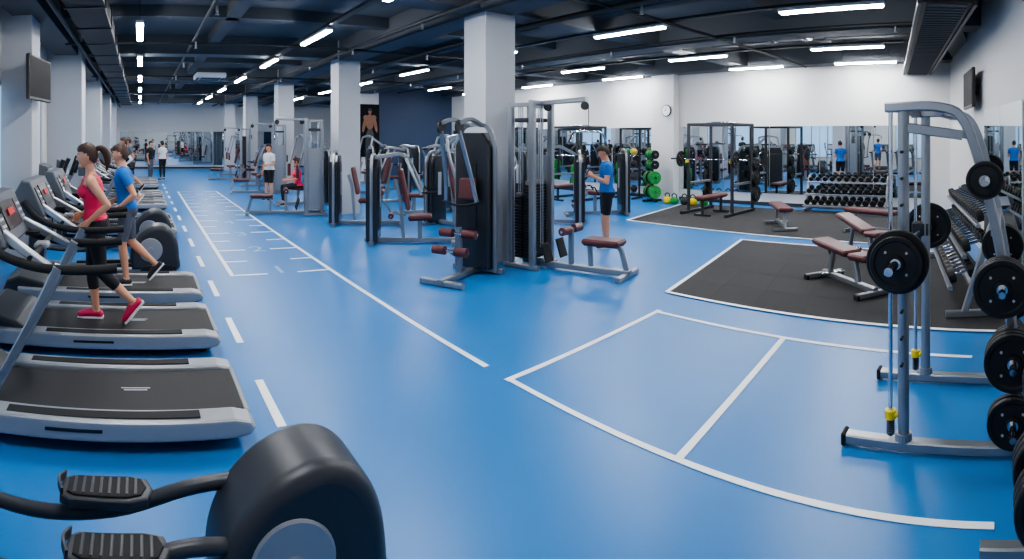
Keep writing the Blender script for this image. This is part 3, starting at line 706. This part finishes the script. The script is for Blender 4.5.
def person(name,loc,yaw,J={},top=M_blue,bot=M_dark,shoe=M_shoed,sleeve=.6,thigh=.9,shin=0,tank=False,fem=False,hair=M_haird,style='short',s=1,vox=.012,face=(1,0,-.1),curl=.45,ex=None):
    D=dict(DEF); D.update(J); D={k:V(v) for k,v in D.items()}
    b=B(); mk=M_skin
    pel,nk=D['pel'],D['nk']; ax=(nk-pel); lat_=(D['shL']-D['shR']).normalized(); lh=(D['hpL']-D['hpR']).normalized()
    rows=[(-.20,.10,.07),(-.10,.150,.10),(.02,.165,.112),(.14,.150,.105),(.30,.134,.098),(.48,.142,.10),(.66,.158,.112),(.80,.162,.106),(.89,.140,.09),(.96,.095,.070),(1.04,.058,.056)]
    if fem: rows=[(-.20,.10,.07),(-.10,.150,.105),(.02,.162,.115),(.14,.142,.10),(.32,.108,.082),(.48,.118,.09),(.66,.135,.10),(.80,.142,.095),(.90,.122,.078),(.97,.07,.055),(1.04,.045,.048)]
    n=20; vs=[];fs=[]
    for t,w,d in rows:
        la=lh.lerp(lat_,max(0,min(1,t))).normalized(); fw=la.cross(ax.normalized()).normalized(); c=pel+ax*t
        for i in range(n):
            a=2*pi*i/n; ca,sa=math.cos(a),math.sin(a); e=.85
            vs.append(c+la*w*math.copysign(abs(ca)**e,ca)+fw*d*math.copysign(abs(sa)**e,sa))
    for j in range(len(rows)-1):
        for i in range(n): fs.append([j*n+i,j*n+(i+1)%n,(j+1)*n+(i+1)%n,(j+1)*n+i])
    fs.append(list(range(n))); fs.append([(len(rows)-1)*n+i for i in range(n)])
    b.add(vs,fs,mk)
    fw=lat_.cross(ax.normalized()).normalized()
    if fem:
        for q in(-1,1): b.ell(pel+ax*.66+lat_*.062*q+fw*.07,(.062,.062,.062),mk)
    for q in(-1,1): b.ell(pel+lh*.075*q-fw*.045-ax*.05,(.09,.09,.10),mk)
    b.vtube([nk-ax*.06,nk.lerp(D['hd'],.35)+V((0,0,0)),D['hd']-V((0,0,.03))],[.06 if not fem else .05,.056 if not fem else .044,.052 if not fem else .042],mk,14,2)
    k=.88 if fem else 1
    segs=[]
    for Sd in'LR':
        sh,el,wr,hp,kn,an,to=[D[x+Sd] for x in('sh','el','wr','hp','kn','an','to')]
        b.vtube([nk+ax*.02,nk.lerp(sh,.55)-ax*.02,sh],[.045*k,.050*k,.056*k],mk,12,2)
        b.vtube([nk.lerp(sh,.35)-ax*.09,sh],[.06*k,.06*k],mk,12,1)
        b.vtube([sh,sh.lerp(el,.35),sh.lerp(el,.7),el],[.058*k,.053*k,.044*k,.038*k],mk,14,2)
        b.vtube([el,el.lerp(wr,.3),el.lerp(wr,.7),wr],[.038*k,.041*k,.031*k,.024*k],mk,14,2)
        b.vtube([hp,hp.lerp(kn,.4),hp.lerp(kn,.8),kn],[.092,.082,.062,.055],mk,16,2)
        b.vtube([kn,kn.lerp(an,.3),kn.lerp(an,.7),an],[.054,.057,.042,.034],mk,14,2)
        v=to-an; side=V((0,0,1)).cross(V((v.x,v.y,0))).normalized(); ang=.30
        d0=(Matrix.Rotation(-ang,3,side)@v).normalized(); nn=side.cross(d0)
        if nn.z>0: nn=-nn
        heel=an-d0*.035+nn*.045
        b.vtube([heel,an+d0*.05+nn*.035,to-d0*.02,to],[.040,.044,.036,.028],mk,12,2)
        segs+= [('ua',sh,el,.055*k),('fa',el,wr,.035),('th',hp,kn,.085),('sn',kn,an,.045),('ft',heel,to,.04),('ft',an+nn*.03,to,.045)]
        D['_sole'+Sd]=(heel,to,nn,d0,side)
    me=b.mesh('tmp'); o=bpy.data.objects.new('tmp',me); S.collection.objects.link(o)
    r=o.modifiers.new('r','REMESH'); r.mode='VOXEL'; r.voxel_size=vox
    m2=o.modifiers.new('s','SMOOTH'); m2.factor=.5; m2.iterations=4
    bpy.context.view_layer.update()
    ev=o.evaluated_get(bpy.context.evaluated_depsgraph_get()); em=ev.to_mesh()
    co=np.empty(len(em.vertices)*3); em.vertices.foreach_get('co',co); co=co.reshape(-1,3)
    no=np.empty(len(em.vertices)*3); em.vertices.foreach_get('normal',no); no=no.reshape(-1,3)
    F=[list(p.vertices) for p in em.polygons]
    bpy.data.objects.remove(o)
    tags=segs+[('to',pel+lat_*.07-ax*.15,pel+lat_*.08+ax*.86,.085),('to',pel-lat_*.07-ax*.15,pel-lat_*.08+ax*.86,.085),('to',pel,pel+ax*.95,.1),('nk',nk+ax*.04,D['hd'],.05)]
    hem=.08 if tank else -.02
    def classify(P):
        best=np.full(len(P),9.);ti=np.zeros(len(P),int);tt=np.zeros(len(P))
        for i,(g,a,c,rr) in enumerate(tags):
            a_=np.array(a);d=np.array(c)-a_; t=np.clip(((P-a_)@d)/(d@d),0,1); ds=np.linalg.norm(P-(a_+t[:,None]*d),axis=1)-rr
            w=ds<best; best[w]=ds[w]; ti[w]=i; tt[w]=t[w]
        aa=np.array(ax); tp=((P-np.array(pel))@aa)/(aa@aa); lt=np.abs((P-np.array(nk))@np.array(lat_))
        out=[]
        for i in range(len(P)):
            g=tags[ti[i]][0]
            if g=='to' or (g=='th' and tt[i]<.2 and tp[i]>hem):
                if tp[i]<hem: out.append(1)
                elif tank: out.append(3 if (tp[i]>.80 and (lt[i]<.045 or lt[i]>.095)) or tp[i]>.97 else 0)
                else: out.append(0 if tp[i]<1.0 or lt[i]>.07 else 3)
            elif g=='ua':
                if tank: out.append(3)
                else: out.append(0 if tt[i]<sleeve else 3)
            elif g=='th': out.append(1 if tt[i]<thigh or (shin>0) else 3)
            elif g=='sn': out.append(1 if tt[i]<shin else 3)
            elif g=='ft': out.append(2)
            elif g=='nk' and not tank and lt[i]>.075 : out.append(0)
            else: out.append(3)
        return np.array(out)
    ctr=np.array([co[f].mean(0) for f in F]); fc=classify(ctr)
    vc=classify(co); infl=np.where(vc==0,.012,np.where(vc==1,.009 if shin==0 else .004,0.)); co=co+no*infl[:,None]
    fb=B(); ms=[top,bot,shoe,M_skin]
    for m in ms: fb.mi(m)
    fb.v=[tuple(v) for v in co]; fb.f=F; fb.m=[int(x) for x in fc]; fb.sm=[True]*len(F)
    for Sd,sgn in(('L',1),('R',-1)):
        heel,to,nn,d0,side=D['_sole'+Sd]
        P=[heel-d0*.035,heel.lerp(to,.35),heel.lerp(to,.75),to+d0*.02]
        fb.sweep([p+nn*.032 for p in P],[(-.042,-.012),(.042,-.012),(.046,.012),(-.046,.012)],M_sole,up=nn,smooth=False,scl=[.8,.85,1,.65])
        wr=D['wr'+Sd]; el=D['el'+Sd]; dd=D.get('ha'+Sd,(wr-el))
        pn=D.get('pn'+Sd) or V((0,-sgn,0))
        if abs(pn.normalized().dot(V(dd).normalized()))>.9: pn=V((1,0,0))
        hand(fb,wr,dd,sgn,curl,M_skin,pn)
    head(fb,D['hd'],face,M_skin,hair,style)
    if ex: ex(fb,D)
    return place(fb,name,loc,yaw,scale=s)
WALK=dict(pel=(.0,0,.95),nk=(.05,0,1.44),hd=(.085,0,1.61),hpL=(.0,.085,.92),hpR=(0,-.085,.92),
  knR=(.05,-.09,.50),anR=(.0,-.09,.085),toR=(.17,-.10,.03), knL=(-.06,.09,.50),anL=(-.36,.09,.22),toL=(-.28,.10,.05),
  shL=(.04,.155,1.37),shR=(.04,-.155,1.37),elL=(-.13,.21,1.15),wrL=(.06,.20,.99),elR=(-.05,-.21,1.11),wrR=(.16,-.16,1.02))
person('woman_walking',(-.42,5.2,.18),pi,WALK,top=M_pink,bot=M_dark,shoe=M_shoe,shin=.5,tank=True,fem=True,hair=M_hairb,style='pony',s=.97,vox=.008,face=(1,.0,-.12),curl=.75)
WM=dict(WALK); WM.update(shL=(.04,.168,1.37),shR=(.04,-.168,1.37),elL=(-.1,.23,1.12),elR=(-.0,-.23,1.11),
  knL=(.05,.09,.50),anL=(.0,.09,.085),toL=(.17,.10,.03), knR=(-.06,-.09,.50),anR=(-.36,-.09,.22),toR=(-.28,-.10,.05))
person('man_walking',(-.16,6.56,.18),pi,WM,top=M_blue,bot=M_greyf,sleeve=.55,s=.955,vox=.010,hair=M_hairb,curl=.7)
def phone(b,D): b.box(tuple((D['wrL']+D['wrR'])/2+V((.10,0,.07))),(.012,.075,.15),M_scr,rot=(0,-.5,0),bev=.004)
person('man_standing_with_phone',(7.2,6.35,0),2.45,dict(hd=(.055,0,1.62),elL=(.03,.235,1.12),wrL=(.24,.07,1.22),elR=(.0,-.235,1.12),wrR=(.22,-.07,1.20),haL=(.5,-.25,.5),haR=(.5,.25,.5)),
  top=M_blue,bot=M_dark,sleeve=.55,thigh=.85,vox=.009,face=(1,0,-.45),curl=.7,ex=phone,s=1.02)
person('man_standing',(3.9,16.3,0),-2.6,dict(elL=(.02,.22,1.12),wrL=(.2,.12,1.1)),top=M_whtf,bot=M_dark,vox=.014,s=.98)
seated=dict(pel=(0,0,.56),nk=(.03,0,1.05),hd=(.06,0,1.22),hpL=(.0,.09,.54),hpR=(0,-.09,.54),knL=(.42,.13,.52),knR=(.42,-.13,.52),anL=(.40,.13,.09),anR=(.40,-.13,.09),toL=(.57,.14,.03),toR=(.57,-.14,.03),
  shL=(.02,.155,.98),shR=(.02,-.155,.98),elL=(.1,.22,.75),elR=(.1,-.22,.75),wrL=(.32,.15,.72),wrR=(.32,-.15,.72))
person('woman_seated',(4.4,14.9,0),3.1,seated,top=M_pink,bot=M_dark,shin=.9,fem=True,vox=.014,hair=M_hairb,style='bun')
person('man_in_white_shirt',(1.0,24.5,0),2.2,{},top=M_whtf,bot=M_dark,shin=.9,vox=.02)
person('man_in_dark_shirt',(.45,24.0,0),-.5,{},top=M_dark,bot=M_greyf,shin=.9,vox=.02)
person('woman_on_treadmill',(-.35,14.6,.18),pi,WALK,top=M_dark,bot=M_dark,shin=.8,fem=True,hair=M_hairb,style='bun',vox=.016)
person('man_on_treadmill',(-.3,17.4,.18),pi,WM,top=M_greyf,bot=M_dark,vox=.018)
# ---------------------------------------------------------------- camera
cd=bpy.data.cameras.new('camera'); cam=bpy.data.objects.new('camera',cd); S.collection.objects.link(cam); S.camera=cam
cam.location=(0,0,1.92); cam.rotation_euler=(pi/2,0,-372/550)
cd.type='PANO'; cd.clip_end=200; cd.clip_start=.05
for o in (cd,getattr(cd,'cycles',None)):
    if o is None: continue
    try:
        o.panorama_type='CENTRAL_CYLINDRICAL'
        o.central_cylindrical_range_u_min=-512/550; o.central_cylindrical_range_u_max=512/550
        o.central_cylindrical_range_v_min=-(559-137)/550; o.central_cylindrical_range_v_max=137/550
        print('pano ok')
    except Exception as e: print('pano',e)
w=bpy.data.worlds.new('world'); S.world=w; w.use_nodes=True; w.node_tree.nodes['Background'].inputs[0].default_value=(.5,.6,.7,1)
S.view_settings.view_transform='AgX'; S.view_settings.look='AgX - Medium High Contrast'
